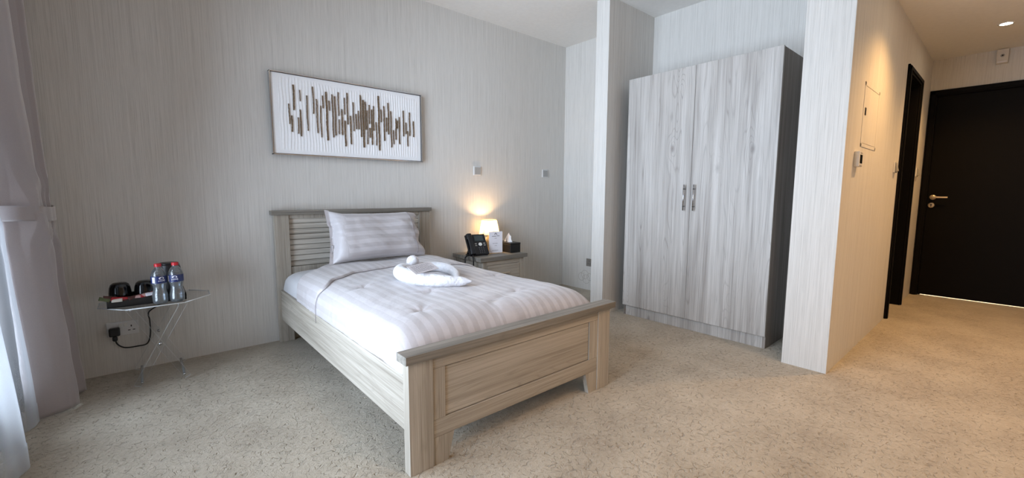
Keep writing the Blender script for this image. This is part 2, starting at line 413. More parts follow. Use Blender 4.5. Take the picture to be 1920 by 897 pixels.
# side doorway: black frame and jambs, the leaf opened into the dark room behind
d = B()
d.box(4.193, 4.250, YH-.016, YH, 0, 2.18); d.box(4.193, 5.03, YH-.016, YH, 2.12, 2.18); d.box(4.915, 4.975, YH-.016, YH, 0, 2.18)
d.box(4.205, 4.238, YH-.026, YH-.016, 0, 2.168); d.box(4.93, 4.963, YH-.026, YH-.016, 0, 2.168); d.box(4.205, 4.963, YH-.026, YH-.016, 2.135, 2.168)
d.box(4.236, 4.25, YH, -2.60, 0, 2.125); d.box(4.915, 4.93, YH, -2.60, 0, 2.125); d.box(4.236, 4.93, YH, -2.60, 2.115, 2.13)
dd = struct('door_2', d, blk_door, bevel=.003)
struct('door_leaf', B().box(4.25, 4.915, -2.725, -2.685, .006, 2.115), blk_door, dd, bevel=.003)
# entry door
d = B()
for a, c in ((0, .05),):
    d.box(XD-.018, XD, DY1, YH-.004, 0, 2.178); d.box(XD-.018, XD, DY0-.06, DY0, 0, 2.178); d.box(XD-.018, XD, DY0-.06, YH-.004, DZ, 2.178)
    d.box(XD-.028, XD-.018, DY1+.012, YH-.016, 0, 2.166); d.box(XD-.028, XD-.018, DY0-.06, YH-.016, DZ+.015, 2.166)
e = struct('door_1', d, blk_door, bevel=.003)
struct('door_leaf', B().box(XD+.012, XD+.055, DY0+.003, DY1-.003, .012, DZ-.003), blk_door, e, bevel=.002)
struct('door_jamb', B().box(XD-.001, XD+.12, DY1-.0025, DY1+.001, 0, DZ).box(XD-.001, XD+.12, DY0-.001, DY0+.0025, 0, DZ).box(XD-.001, XD+.12, DY0, DY1, DZ-.0025, DZ+.001), blk_door, e)
struct('door_stop', B().box(XD+.056, XD+.07, DY1-.02, DY1+.004, 0, DZ).box(XD+.056, XD+.07, DY0-.004, DY0+.02, 0, DZ).box(XD+.056, XD+.07, DY0, DY1, DZ-.02, DZ+.003), blk_door, e)
h = B(); h.lathe([(.0, -.012), (.026, -.012), (.027, -.004), (.027, 0)][::-1], 28, (XD+.012, -2.925, 1.068), 'x')
h.tube(spline([(XD+.004, -2.925, 1.068), (XD-.035, -2.925, 1.068), (XD-.046, -2.938, 1.068), (XD-.048, -2.965, 1.067), (XD-.047, -3.04, 1.066)], 6), .0095, 12)
h.lathe([(.027, 0), (.027, -.006), (.022, -.011), (0, -.011)], 28, (XD+.012, -2.918, .983), 'x')
struct('door_handle', h, beige_metal, e)
struct('keyhole', B().box(XD-.0015, XD+.002, -2.921, -2.915, .968, .986).lathe([(.008, .0), (.008, -.003)], 16, (XD+.001, -2.918, .988), 'x'), ink, e)
# lit landing beyond the entry door, seen only through the gap under it
struct('wall_landing', B().box(XD+1.5, XD+1.6, -4.2, -2.4, 0, 2.6).box(XD+.12, XD+1.5, -2.5, -2.4, 0, 2.6).box(XD+.12, XD+1.5, -4.2, -4.1, 0, 2.6).box(XD+.12, XD+1.6, -4.2, -2.4, 2.6, 2.7), MC)
area('landing_light', (XD+.7, -3.3, 2.55), .5, .5, 160, (1, .85, .66), (0, 0, -1))

# ------------------------------------------------------------------ ceiling downlights
def downlight(x, y, z, label, power, group):
    t = thing('ceiling_downlight', label, 'downlight', (x, y, z), 0, group)
    B().lathe([(.036, -.004), (.047, -.006), (.050, -.002), (.050, 0)], 32, (x, y, z), caps=False).done('trim_ring', wht, t)
    B().lathe([(.0005, -.003), (.037, -.003)], 28, (x, y, z), caps=False).done('lit_lens', emit_lamp, t)
    l = bpy.data.lights.new('downlight_beam', 'SPOT'); l.energy = power*6; l.color = (1.0, .56, .20) if z < 2.6 else WARM; l.spot_size = math.radians(125); l.spot_blend = .9; l.shadow_soft_size = .035
    lo = bpy.data.objects.new('downlight_beam', l); COL.objects.link(lo); lo.location = (0, 0, -.02); lo.parent = t
for (x, y), lb in zip(HALL_LAMPS, ('small round lit downlight in the low hall ceiling near the black entry door', 'small round lit downlight in the low hall ceiling above the access panel')):
    downlight(x, y, HC, lb, HALL_W, 'ceiling downlights')
for i, (x, y) in enumerate(ROOM_LAMPS):
    downlight(x, y, H, 'round lit downlight in the high bedroom ceiling, ' + ('south of the bed foot', 'in front of the hall opening', 'in the far southeast corner', 'near the middle of the south wall', 'nearest the window wall', 'above the middle of the bed')[i], ROOM_W, 'ceiling downlights')

# ------------------------------------------------------------------ bed
BX0, BX1, YF = -.007, 1.242, -2.043
bed = thing('bed', 'pale grey oak single bed with slatted headboard and dark grey caps', 'bed', (.62, -1.03, 0))
# headboard
hb = B(); hb.box(.078, 1.135, -.05, -.016, .908, .936); hb.box(.078, 1.135, -.05, -.016, .2, .552)
hbo = hb.done('headboard', oak_z, bed, bevel=.002)
for xa, xb in ((-.018, .078), (1.135, 1.238)): B().box(xa, xb, -.058, -.012, 0, .936).done('post', oak_z, hbo, bevel=.002)
sl = B(); n = 9; z0, z1 = .552, .908; hh = (z1-z0)/n
for i in range(n):
    za = z0+i*hh; tilt = .004 if i % 2 else .002
    sl.poly([(.078, -.022, za+.0045), (.078, -.034-tilt, za+.0045), (.078, -.033-tilt*.3, za+hh), (.078, -.022, za+hh)], (1.057, 0, 0))
sl.box(.078, 1.135, -.016, -.012, z0, z1)
sl.done('slats', oak_head, hbo)
B().box(-.036, 1.252, -.074, -.004, .936, .967).done('headboard_cap', cap_x, hbo, bevel=.0015, label='dark grey cap of the headboard')
# rails
B().box(0, .024, YF+.02, -.05, .168, .389).box(.024, .05, YF+.02, -.05, .30, .32).done('side_rail', oak_y, bed, bevel=.002)
B().box(1.212, 1.236, YF+.02, -.05, .168, .389).box(1.186, 1.212, YF+.02, -.05, .30, .32).done('side_rail', oak_y, bed, bevel=.002)
# footboard
fbo = B().box(.101, 1.139, YF+.004, YF+.03, .117, .191).done('footboard', oak_x, bed, bevel=.001)
B().box(.101, 1.139, YF+.004, YF+.03, .406, .456).done('frame_rail', oak_x, fbo, bevel=.001)
for xa, xb in ((BX0, .1), (1.140, BX1)): B().box(xa, xb, YF, YF+.046, 0, .456).done('post', oak_z, fbo, bevel=.0015)
for xa, xb in ((.101, .157), (1.069, 1.139)): B().box(xa, xb, YF+.004, YF+.03, .192, .405).done('frame_stile', oak_z, fbo, bevel=.001)
B().poly([(.101, YF+.004, .116), (.101, YF+.004, 0), (.168, YF+.004, 0), (.198, YF+.004, .116)], (0, .026, 0)).done('bracket_foot', oak_z, fbo, bevel=.001)
B().poly([(1.139, YF+.004, .116), (1.042, YF+.004, .116), (1.072, YF+.004, 0), (1.139, YF+.004, 0)], (0, .026, 0)).done('bracket_foot', oak_z, fbo, bevel=.001)
B().box(.160, 1.066, YF+.009, YF+.028, .1945, .4025).done('panel', oak_x, fbo, bevel=.0015)
B().box(-.024, 1.272, YF-.016, YF+.062, .456, .490).done('footboard_cap', cap_x, fbo, bevel=.0015, label='dark grey cap of the footboard')
B().box(.04, 1.196, YF+.06, -.07, .27, .30).done('bed_base', oak_y, bed)

def superprof(t, w, hgt, n):
    c, s_ = math.cos(t), math.sin(t)
    return (w*math.copysign(abs(c)**(2/n), c), hgt*abs(s_)**(2/n))
XC = .612
def bedsurf(u, y, w, zb, hgt, n, yend, roll):
    """u 0..1 over the cross-section from the west foot to the east foot"""
    k = 1.0
    if y < yend+roll:
        q_ = min(1, (yend+roll-y)/roll); k = max(0, 1-q_**3)**(1/3)
    # blend of even spacing and superellipse angle
    t = PI*(1-u)
    x, z = superprof(t, w, hgt, n)
    return Vector((XC+x, y, zb+z*k))
# mattress
def mat_pt(u, v):
    y = -.062-(1.867)*v
    p = bedsurf(u, y, .595, .31, .222 if y > -.5 else max(.16, .222-(-.5-y)*.12), 7, -1.93, .2)
    if v < .02: p.z = .31+(p.z-.31)*(.7+.3*min(1, v/.02))
    p.z += .004*noise.noise(p*6)
    return p
mt = B().grid(90, 60, mat_pt)
mat_o = mt.done('mattress', white_cotton, None)
tag(mat_o, 'white sheeted mattress showing below the headboard under the duvet', 'mattress')
# duvet
TUFT = [(.20, -1.10), (.43, -1.44), (.22, -1.74), (.82, -1.72), (1.0, -1.30), (.60, -1.80), (.55, -1.10)]
def dent(x, y):
    d_ = 0
    for tx, ty in TUFT:
        r2 = (x-tx)**2+(y-ty)**2
        a = math.atan2(y-ty, x-tx)
        d_ -= .013*math.exp(-r2/.0011) + .0045*math.exp(-r2/.010)*(1+.8*math.cos(5*a+tx*9))
    return d_
def duv(u, y, off=0):
    p = bedsurf(u, y, .607+off*.5, .335, .236+off, 5.2, -1.983, .26)
    a = .5-.5*math.cos(2*PI*min(1, max(0, u)))
    q = Vector((p.x*2.6, p.y*2.6, p.z*2.6))
    p.z += (.013*noise.noise(q)+.006*noise.noise(q*2.7))*min(1, max(0, (p.z-.40)/.12))
    sx = noise.noise(Vector((p.x*1.2, p.y*7, 3.3)))
    side = 1-min(1, max(0, (p.z-.44)/.10))
    p.x += side*(.006*sx+.003*noise.noise(Vector((p.x, p.y*22, p.z*6))))*(-1 if u < .5 else 1)
    if off == 0 or y < -.6: p.z += dent(p.x, p.y)
    return p
NU = 190
def cum_profile(yy=-1.2, off=0):
    L = [0]; prev = bedsurf(0, yy, .607, .335, .236, 5.2, -1.983, .26)
    for i in range(1, NU):
        c = bedsurf(i/(NU-1), yy, .607, .335, .236, 5.2, -1.983, .26); L.append(L[-1]+(c-prev).length); prev = c
    return L
# resample u so steps are even in arc length
L0 = cum_profile(); TOT = L0[-1]
def even(s_):
    target = s_*TOT
    lo, hi = 0, NU-1
    while hi-lo > 1:
        m_ = (lo+hi)//2
        if L0[m_] <= target: lo = m_
        else: hi = m_
    f_ = (target-L0[lo])/max(1e-9, L0[hi]-L0[lo]); return (lo+f_)/(NU-1)
EV = [even(i/219) for i in range(220)]
yh_x = lambda x: interp([0, .08, .28, .5, 1.0, 1.2], [-.46, -.42, -.30, -.24, -.20, -.24], x)
ys_x = lambda x: interp([0.0, .05, .16, .34, .62, .80, .92, 1.12, 1.22], [-.88, -.90, -.79, -.67, -.64, -.74, -.83, -.83, -.86], x)
def duv_pt(u, v):
    uu = EV[int(round(u*219))]
    x = bedsurf(uu, -1, .607, .335, .236, 5.2, -1.983, .26).x
    ya = yh_x(x)-.02; y = ya+(-1.983-ya)*v
    return duv(uu, y)
du = B().grid(220, 230, duv_pt, lambda u, v: (u*TOT, v*1.6))
duo = du.done('duvet', satin, None); tag(duo, 'pale satin duvet with woven stripes spread over the bed', 'duvet')
md = duo.modifiers.new('thick', 'SOLIDIFY'); md.thickness = .012; md.offset = -1
def flap_pt(u, v):
    uu = EV[int(round(u*219))]
    p0 = bedsurf(uu, -1, .607, .335, .236, 5.2, -1.983, .26)
    ya, yb = yh_x(p0.x), ys_x(p0.x)
    y = ya+(yb-ya)*v
    e_ = min(v, 1-v); off = .014*min(1, (e_/.03))**.5*min(1, max(.12, (p0.z-.40)/.10))
    if u < .004 or u > .996: off *= .3
    return duv(uu, y, off+.001)
fl = B().grid(220, 50, flap_pt, lambda u, v: (u*TOT+.02, v*.5))
flo = fl.done('folded_band', satin, duo, label='duvet edge folded back towards the pillow')
pts = [flap_pt(i/219, 1.0)+Vector((0, -.002, .0035)) for i in range(0, 220)]
pts = [Vector((p.x-(.004 if p.x < .03 else 0), p.y, p.z)) for p in pts]
B().tube(pts, .0015, 6).done('piping', outline_m, duo, label='thin taupe piping along the fold')

# pillow, two pillowcase layers leaning on the headboard
def pillow(name, c0, w_, h_, thick, lean, label, rz=0, seed=0):
    t = thing(name, label, 'pillow', c0, rz)
    ux = Vector((1, 0, 0)); uz = Vector((0, math.sin(lean), math.cos(lean))); un = Vector((0, -math.cos(lean), math.sin(lean)))
    def pt(u, v, sgn):
        a, b = 2*u-1, 2*v-1
        px = w_*a*(1-.05*(1-abs(b)**2.0)*abs(a)**3) - (.045*(.5-.5*b)*abs(a)**1.5 if a < 0 else 0) + (.012*max(0, -b)*a if a > 0 else 0)
        pz = h_*b*(1-.09*(1-abs(a)**2.4)*abs(b)**2)
        if a < -.7 and b > .5: pz += .030*((-a-.7)/.3)*((b-.5)/.5); px -= .01*((-a-.7)/.3)
        if a > .75:                                       # scalloped open edge
            px += .016*math.sin(b*8+1.5)*((a-.75)/.25); pz -= .018*max(0, b)*((a-.75)/.25)
        aa = abs(a) if a > 0 else min(1, -a/.91)
        th = thick*(max(.0012 if a < 0 else 0, 1-aa**(5 if a > 0 else 7))**.6)*(max(0, 1-abs(b)**3.2)**.55)
        q = Vector((a*1.7, b*1.3, seed))
        th *= 1+.22*noise.noise(q)
        wr = .006*noise.noise(Vector((a*9, b*2.5, seed+sgn)))*(1-abs(b)**4)*(abs(a)**2)+.003*noise.noise(Vector((a*7+b*5, b*6, 5+seed)))
        wr += .006*math.sin(b*16+a*5)*math.exp(-((a-.80)/.07)**2)*(1-b*b)
        return ux*px+uz*(pz+h_)+un*(sgn*th+wr+thick*.75)
    bb = B()
    bb.grid(80, 50, lambda u, v: pt(u, v, 1), lambda u, v: (v*h_*2+.012 if u > .13+.02*math.sin(v*9) else .0155, u))
    bb.grid(80, 50, lambda u, v: pt(u, v, -1), lambda u, v: (v*h_*2+.012, u))
    bmesh.ops.remove_doubles(bb.b, verts=bb.b.verts, dist=.0015)
    o = bb.done('pillowcase', satin_pillow, t, local=True)
    sub = o.modifiers.new('s', 'SUBSURF'); sub.levels = 1; sub.render_levels = 1
    ptsx = [pt(.885+.01*math.sin(k/6), k/30, 1)+un*.0015 for k in range(1, 30)]
    B().tube(ptsx, .0022, 6).done('piping', outline_m, t, local=True)
    return t, pt, un
pl, ppt, pun = pillow('pillow', (.640, -.322, .563), .352, .195, .092, .42, 'plump pale striped satin pillow leaning on the headboard', seed=2)

# towel folded into a swan-like figure
tw = B()
zt = .578
arm1 = spline([(.59, -.955, zt+.030), (.50, -.985, zt+.034), (.445, -1.07, zt+.034), (.435, -1.19, zt+.032), (.465, -1.31, zt+.028), (.54, -1.41, zt+.024), (.62, -1.465, zt+.020), (.668, -1.515, zt+.022)], 6)
n1 = len(arm1); r1 = [interp([0, .15, .4, .65, .85, 1], [.032, .040, .044, .038, .029, .006], i/(n1-1)) for i in range(n1)]
tw.tube(arm1, r1, 18)
arm2 = spline([(.59, -.955, zt+.028), (.68, -.945, zt+.028), (.755, -1.0, zt+.028), (.765, -1.12, zt+.026), (.725, -1.25, zt+.022), (.66, -1.37, zt+.018)], 6)
n2 = len(arm2); r2 = [interp([0, .2, .5, .8, 1], [.03, .034, .032, .027, .018], i/(n2-1)) for i in range(n2)]
tw.tube(arm2, r2, 18)
tw.sphere((.590, -.958, zt+.078), .041, sc=(1, 1, .92)); tw.tube([(.595, -.955, zt+.02), (.600, -.952, zt+.06)], [.036, .022], 16)
two = tw.done('towel_swan', terry, None); tag(two, 'white towel twisted into a swan with a round head lying on the duvet', 'towel')
md = two.modifiers.new('r', 'REMESH'); md.mode = 'VOXEL'; md.voxel_size = .006; md.use_smooth_shade = True
md = two.modifiers.new('s', 'SMOOTH'); md.iterations = 5; md.factor = .6
# card on the towel
P00, P10 = Vector((.407, -1.230, .674)), Vector((.606, -1.143, .674))
P01 = Vector((.368, -1.440, .654)); P01 = P00+(P01-P00)*.80; P11 = P10+(P01-P00)
ca = B(); nrm = (P10-P00).cross(P01-P00).normalized(); nrm = nrm if nrm.z > 0 else -nrm
ca.poly([P00, P10, P11, P01], nrm*-.0015)
cao = ca.done('note_card', plain('grey_white_card', 'd3cdd0', .6), None); tag(cao, 'white printed note card propped on the towel swan', 'card')
tx = B()
for k in range(7):
    a = .14+k*.115; u0, u1 = .10, .90-(.12 if k in (2, 6) else 0)
    for j in range(9):
        s0 = u0+(u1-u0)*j/9; s1 = s0+(u1-u0)/9*random.uniform(.6, .9)
        f_ = lambda s_, t_: P00+(P10-P00)*s_+(P01-P00)*t_+nrm*.0006
        tx.poly([f_(s0, a), f_(s1, a), f_(s1, a+.022), f_(s0, a+.022)], nrm*.0002)
tx.done('printed_lines', ink, cao)

# ------------------------------------------------------------------ nightstand and what stands on it
NX0, NX1, NYF, NZ = 1.502, 2.062, -.472, .523
ns = thing('nightstand', 'pale oak nightstand with dark grey top beside the bed', 'nightstand', (1.78, -.25, 0))
B().box(NX0, NX1, NYF, -.02, NZ-.036, NZ).done('top', cap_x, ns, bevel=.002, label='dark grey wooden top')
b = B(); b.box(1.538, 1.585, NYF+.018, -.03, 0, NZ-.036); b.box(1.976, 2.026, NYF+.018, -.03, 0, NZ-.036); b.box(1.585, 1.976, -.05, -.03, .08, NZ-.036); b.box(1.585, 1.976, NYF+.03, -.05, .08, .10)
b.done('body', oak_z, ns, bevel=.0015)
for za, zb in ((.445, NZ-.036), (.10, .118)): B().box(1.585, 1.976, NYF+.02, NYF+.04, za, zb).done('front_rail', oak_x, ns, bevel=.001)
for za, zb in ((.285, .442), (.121, .281)):
    dr = B().box(1.588, 1.973, NYF+.013, NYF+.035, za, zb).done('drawer', oak_x, ns, bevel=.002)
    B().box(1.73, 1.84, NYF+.001, NYF+.006, (za+zb)/2-.006, (za+zb)/2+.006).box(1.735, 1.741, NYF+.005, NYF+.014, (za+zb)/2-.004, (za+zb)/2+.004).box(1.829, 1.835, NYF+.005, NYF+.014, (za+zb)/2-.004, (za+zb)/2+.004).done('handle', beige_metal, dr, bevel=.001)

# table lamp
LX, LY = 1.858, -.135
lp = thing('table_lamp', 'lit bedside lamp with cream shade and textured base on the nightstand', 'lamp', (LX, LY, NZ))
B().lathe([(.0, 0), (.042, 0), (.044, .006), (.040, .012), (.034, .03), (.036, .055), (.040, .085), (.037, .115), (.028, .138), (.016, .15), (.010, .155)], 32).done('base', m_shell(), lp, local=True)
B().lathe([(.006, .15), (.006, .205), (.0, .205)], 12).done('socket_stem', beige_metal, lp, local=True)
B().sphere((0, 0, .235), .020, sc=(1, 1, 1.25)).done('bulb', bulb_m, lp, local=True)
sh = B().lathe([(.104, .168), (.072, .312)], 48, caps=False).done('lamp_shade', shade_m, lp, local=True)
b = B()
for r, z in ((.104, .168), (.072, .312)):
    b.lathe([(r-.0012, z-.003), (r+.0016, z-.003), (r+.0016, z+.003), (r-.0012, z+.003), (r-.0012, z-.003)], 48, caps=False)
for k in range(6):
    a = math.radians(20+60*k); b.tube([(.1045*math.cos(a), .1045*math.sin(a), .168), (.0725*math.cos(a), .0725*math.sin(a), .312)], .0016, 6)
b.done('shade_wire', plain('shade_trim', 'a89a6c', .6), sh, local=True)
l = bpy.data.lights.new('lamp_glow', 'POINT'); l.energy = LAMP_W*6; l.color = (1, .62, .30); l.shadow_soft_size = .022
lo = bpy.data.objects.new('lamp_glow', l); COL.objects.link(lo); lo.parent = lp; lo.location = (0, 0, .262)

# desk phone
ph = thing('desk_phone', 'black office desk phone tilted on its stand at the nightstand corner', 'phone', (1.600, -.275, NZ), math.radians(-8))
T = math.radians(60)     # body tilt from horizontal
def tf(x, y, z):         # body coords: x right, y up the face, z out of the face
    return Vector((x, -.055+y*math.cos(T)-z*math.sin(T), .012+y*math.sin(T)+z*math.cos(T)))
def tbox(b, x0, x1, y0, y1, z0, z1, mi=0):
    vs = [b.b.verts.new(tf(x, y, z)) for x in (x0, x1) for y in (y0, y1) for z in (z0, z1)]
    for f in ((0, 1, 3, 2), (4, 6, 7, 5), (0, 4, 5, 1), (2, 3, 7, 6), (0, 2, 6, 4), (1, 5, 7, 3)): b.b.faces.new([vs[i] for i in f]).material_index = mi
b = B(); tbox(b, -.04, .105, 0, .205, -.022, .004); tbox(b, -.095, -.04, .0, .205, -.022, -.006)
bo = b.done('body', blk, ph, local=True, bevel=.004)
b = B(); b.poly([(-.07, -.005, .0), (-.07, .012, .075), (-.07, .024, .075), (-.07, .075, .0), (-.07, .060, .0), (-.07, .012, .05)], (.15, 0, 0)); b.box(-.08, .09, -.055, .07, 0, .008)
b.done('stand', blk, ph, local=True, bevel=.002)
b = B(); tbox(b, -.089, -.046, .0, .205, .016, .034); tbox(b, -.092, -.043, .0, .055, -.004, .026); tbox(b, -.092, -.043, .15, .205, -.004, .026)
b.done('handset', blk, ph, local=True, bevel=.006, segs=3)
b = B(); tbox(b, -.012, .078, .135, .190, .004, .0065); b.done('screen', lcd, bo, local=True)
b = B(); tbox(b, -.028, .094, .125, .198, .004, .0052); b.done('screen_bezel', screen, bo, local=True)
b = B()
for k in range(20):
    a = 2*PI*k/20
c_ = [tf(.034+.018*math.cos(2*PI*k/20), .100+.016*math.sin(2*PI*k/20), .004) for k in range(20)]
b.poly(c_, tf(0, 0, .004)-tf(0, 0, 0)); b.done('round_key', wht, bo, local=True)
for sx in (-.022, .068):
    for yy in (.104, .086):
        b = B(); tbox(b, sx, sx+.020, yy, yy+.008, .004, .0065); b.done('side_key', grey_btn, bo, local=True)
key_m = plain('dark_key', '2a2a30', .5)
for i in range(3):
    for j in range(4):
        b = B(); tbox(b, .008+i*.022, .020+i*.022, .012+j*.017, .022+j*.017, .004, .0075); b.done('number_key', key_m, bo, local=True)
b = B()
for i in range(3):
    for j in range(4): tbox(b, .012+i*.022, .0155+i*.022, .0155+j*.017, .0185+j*.017, .0075, .0078)
b.done('key_mark', grey_btn, bo, local=True)
b = B()
b.tube(spline([(-.06, -.05, .018), (-.085, -.09, .012), (-.10, -.115, .006), (-.105, -.135, -.012), (-.105, -.14, -.09), (-.10, -.14, -.25)], 6), .006, 8)
b.tube(spline([(-.075, .0, .012), (-.115, -.03, .006), (-.137, -.055, .003), (-.152, -.068, -.012), (-.153, -.07, -.10), (-.15, -.07, -.26)], 6), .006, 8)
b.done('cord', blk_matt, ph, local=True)

# acrylic sign holder with printed card
sg = thing('tabletop_sign', 'upright white printed card in a clear acrylic holder on the nightstand', 'sign', (1.812, -.292, NZ), math.radians(-14))
B().box(-.076, .076, -.001, .001, .003, .212).done('holder', clear, sg, local=True)
B().box(-.076, .076, -.03, .03, 0, .003).done('foot', clear, sg, local=True)
B().box(-.070, .070, -.0035, -.0015, .006, .210).done('printed_card', card, sg, local=True)
b = B()
def stroke(pts, w=.0012): b.tube([(x, -.0042, z) for x, z in pts], w, 5)
stroke([(-.012, .180), (-.008, .192), (.0, .198), (.004, .191), (-.002, .186)], .0022); stroke([(.002, .190), (.010, .186), (.013, .180)], .0024)
b.done('logo', ink, sg, local=True)
def scrib(x0, x1, z, n, amp, w=.0009):
    b.tube([(x0+(x1-x0)*k/n, -.0042, z+amp*(math.sin(k*2.1)+.3*math.sin(k*5.3))) for k in range(n+1)], w, 5)
for nm_, x0, x1, z, n, amp, w_ in (('name_lettering', -.040, .004, .166, 16, .0034, .0014), ('name_lettering', .012, .038, .168, 10, .0032, .0014), ('caption', -.012, .012, .146, 8, .001, .001),
                                   ('caption', -.012, .012, .076, 8, .001, .001), ('caption', -.032, .018, .097, 16, .0014, .0011), ('caption', -.038, .026, .030, 20, .0015, .0012)):
    b = B(); scrib(x0, x1, z, n, amp, w_); b.done(nm_, ink, sg, local=True)

# tissue box
ti = thing('tissue_box', 'black leather tissue box on the right of the nightstand top', 'tissue box', (2.000, -.262, NZ), math.radians(-3))
b = B(); b.box(-.061, .061, -.112, .112, 0, .078); bx_ = b.done('box', leather, ti, local=True, bevel=.004, segs=3)
B().box(-.0622, .0622, -.1135, .1135, .078, .096).done('lid', leather, ti, local=True, bevel=.004, segs=3)
def tis(u, v):
    a = (u-.5)*2; hgt = .088*v*(1-.25*abs(a)**1.5)
    r = .048*(1-v*.12)
    return Vector((.012*math.sin(a*6)*(1-.5*v)+.012*v*a, a*r*1.1-.018*v*v+.01, .094+hgt+.012*v*math.sin(a*4+1)))
t_ = B().grid(30, 14, tis); t_.grid(24, 12, lambda u, v: Vector((.016*math.cos(u*5)*(1-.6*v)-.006, -.02+(u-.5)*.06*(1-.7*v), .094+.062*v*(1-.5*abs(u-.4)))))
to = t_.done('tissue', tissue_m, ti, local=True)

# ------------------------------------------------------------------ wardrobe
wd = thing('wardrobe', 'tall pale grey wood two-door wardrobe in the wall alcove', 'wardrobe', (2.80, -1.825, 0))
XF, WYa, WYb, WZ, WD = 2.543, -2.417, -1.232, 2.074, .089
b = B(); b.box(XF+.022, 3.065, WYa+.002, WYa+.022, 0, WZ-.002); b.box(XF+.022, 3.065, WYb-.022, WYb-.002, 0, WZ-.002)
b.box(XF+.022, 3.065, WYa+.022, WYb-.022, WZ-.022, WZ-.002); b.box(XF+.022, 3.065, WYa+.022, WYb-.022, WD, WD+.018); b.box(3.052, 3.065, WYa+.022, WYb-.022, WD, WZ-.022)
b.done('body', ward_side_shaded, wd, bevel=.001)
B().box(XF+.024, XF+.04, WYa+.022, WYb-.022, 0, WD).done('plinth', ward, wd)
for (ya, yb, hy) in ((WYa, -1.8255, -1.862), (-1.8235, WYb, -1.782)):
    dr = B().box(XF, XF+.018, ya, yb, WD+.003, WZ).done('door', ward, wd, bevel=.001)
    hd = B(); hx = XF-.026
    hd.tube([(hx, hy, .966), (hx, hy, 1.168)], .0055, 14)
    for z in (.998, 1.134): hd.tube([(hx, hy, z), (XF, hy, z)], .0045, 10)
    ho = hd.done('handle', steel, dr)
    for z in (.998, 1.134): hd2 = hd_ring = B().lathe([(.0054, z-.003), (.0062, z-.002), (.0062, z+.002), (.0054, z+.003)], 16, (hx, hy, 0)).done('handle_ring', blk, dr)

# ------------------------------------------------------------------ wall picture
ax0, ax1, az0, az1 = .004, 1.182, 1.368, 1.945
pc = thing('wall_picture', 'white textured canvas with gold vertical strokes above the headboard', 'picture', ((ax0+ax1)/2, -.02, az0))
f = B(); fw = .006
for a in ((ax0, ax1, az0, az0+fw), (ax0, ax1, az1-fw, az1), (ax0, ax0+fw, az0, az1), (ax1-fw, ax1, az0, az1)): f.box(a[0], a[1], -.045, -.002, a[2], a[3])
f.done('frame', chrome, pc, bevel=.0008)
f = B(); g_ = .0035; i0, i1, k0, k1 = ax0+fw, ax1-fw, az0+fw, az1-fw
for a in ((i0, i1, k0, k0+g_), (i0, i1, k1-g_, k1), (i0, i0+g_, k0, k1), (i1-g_, i1, k0, k1)): f.box(a[0], a[1], -.034, -.004, a[2], a[3])
f.done('frame_gap', dark_frame, pc)
j0, j1, m0, m1 = i0+g_, i1-g_, k0+g_, k1-g_
def cpt(u, v):
    x = j0+(j1-j0)*u; z = m0+(m1-m0)*v; hgt = 0
    if .06 < x < 1.145 and m0+.030 < z < m1-.040+.012*math.sin(x*9):
        ph_ = x/.0215+.10*math.sin(z*31+x*13)+.18*noise.noise(Vector((x*20, z*7, 0)))
        fr = ph_-math.floor(ph_)
        hgt = .0042*(fr if fr < .82 else (1-fr)/.18*.82)*(.55+.6*abs(noise.noise(Vector((math.floor(ph_)*3.1, 0, 7)))))
    else: hgt = .0012*noise.noise(Vector((x*8, z*8, 1)))
    return Vector((x, -.036-hgt, z))
cb = B().grid(520, 60, cpt); cb.box(j0, j1, -.035, -.006, m0, m1)
cb.done('canvas', canvas, pc)
BARS = [(0.121, 1.73, 1.588, 0.008), (0.137, 1.649, 1.534, 0.009), (0.156, 1.867, 1.689, 0.011), (0.197, 1.837, 1.758, 0.006), (0.178, 1.64, 1.524, 0.007), (0.196, 1.698, 1.507, 0.009), (0.243, 1.804, 1.551, 0.008), (0.288, 1.874, 1.679, 0.008), (0.311, 1.788, 1.541, 0.008), (0.337, 1.744, 1.511, 0.008), (0.356, 1.82, 1.728, 0.009), (0.382, 1.851, 1.492, 0.013), (0.402, 1.789, 1.716, 0.007), (0.425, 1.838, 1.519, 0.009), (0.445, 1.827, 1.535, 0.009), (0.47, 1.862, 1.686, 0.007), (0.47, 1.659, 1.547, 0.007), (0.494, 1.738, 1.542, 0.01), (0.516, 1.827, 1.701, 0.006), (0.516, 1.654, 1.457, 0.011), (0.538, 1.867, 1.628, 0.009), (0.56, 1.696, 1.477, 0.01), (0.584, 1.802, 1.581, 0.006), (0.605, 1.714, 1.598, 0.009), (0.624, 1.742, 1.598, 0.007), (0.643, 1.866, 1.54, 0.01), (0.663, 1.83, 1.459, 0.014), (0.681, 1.82, 1.6, 0.008), (0.694, 1.753, 1.487, 0.007), (0.712, 1.799, 1.65, 0.008), (0.714, 1.619, 1.541, 0.009), (0.731, 1.765, 1.485, 0.01), (0.747, 1.795, 1.599, 0.009), (0.768, 1.669, 1.483, 0.008), (0.792, 1.88, 1.444, 0.013), (0.812, 1.775, 1.674, 0.009), (0.837, 1.806, 1.525, 0.01), (0.857, 1.716, 1.601, 0.009), (0.875, 1.836, 1.581, 0.011), (0.897, 1.772, 1.476, 0.01), (0.918, 1.62, 1.504, 0.008), (0.94, 1.718, 1.544, 0.01), (0.954, 1.702, 1.637, 0.009), (0.972, 1.733, 1.508, 0.009), (1.01, 1.791, 1.577, 0.01), (1.032, 1.694, 1.598, 0.009), (1.047, 1.624, 1.495, 0.009), (1.067, 1.782, 1.585, 0.01), (1.103, 1.713, 1.579, 0.01)]
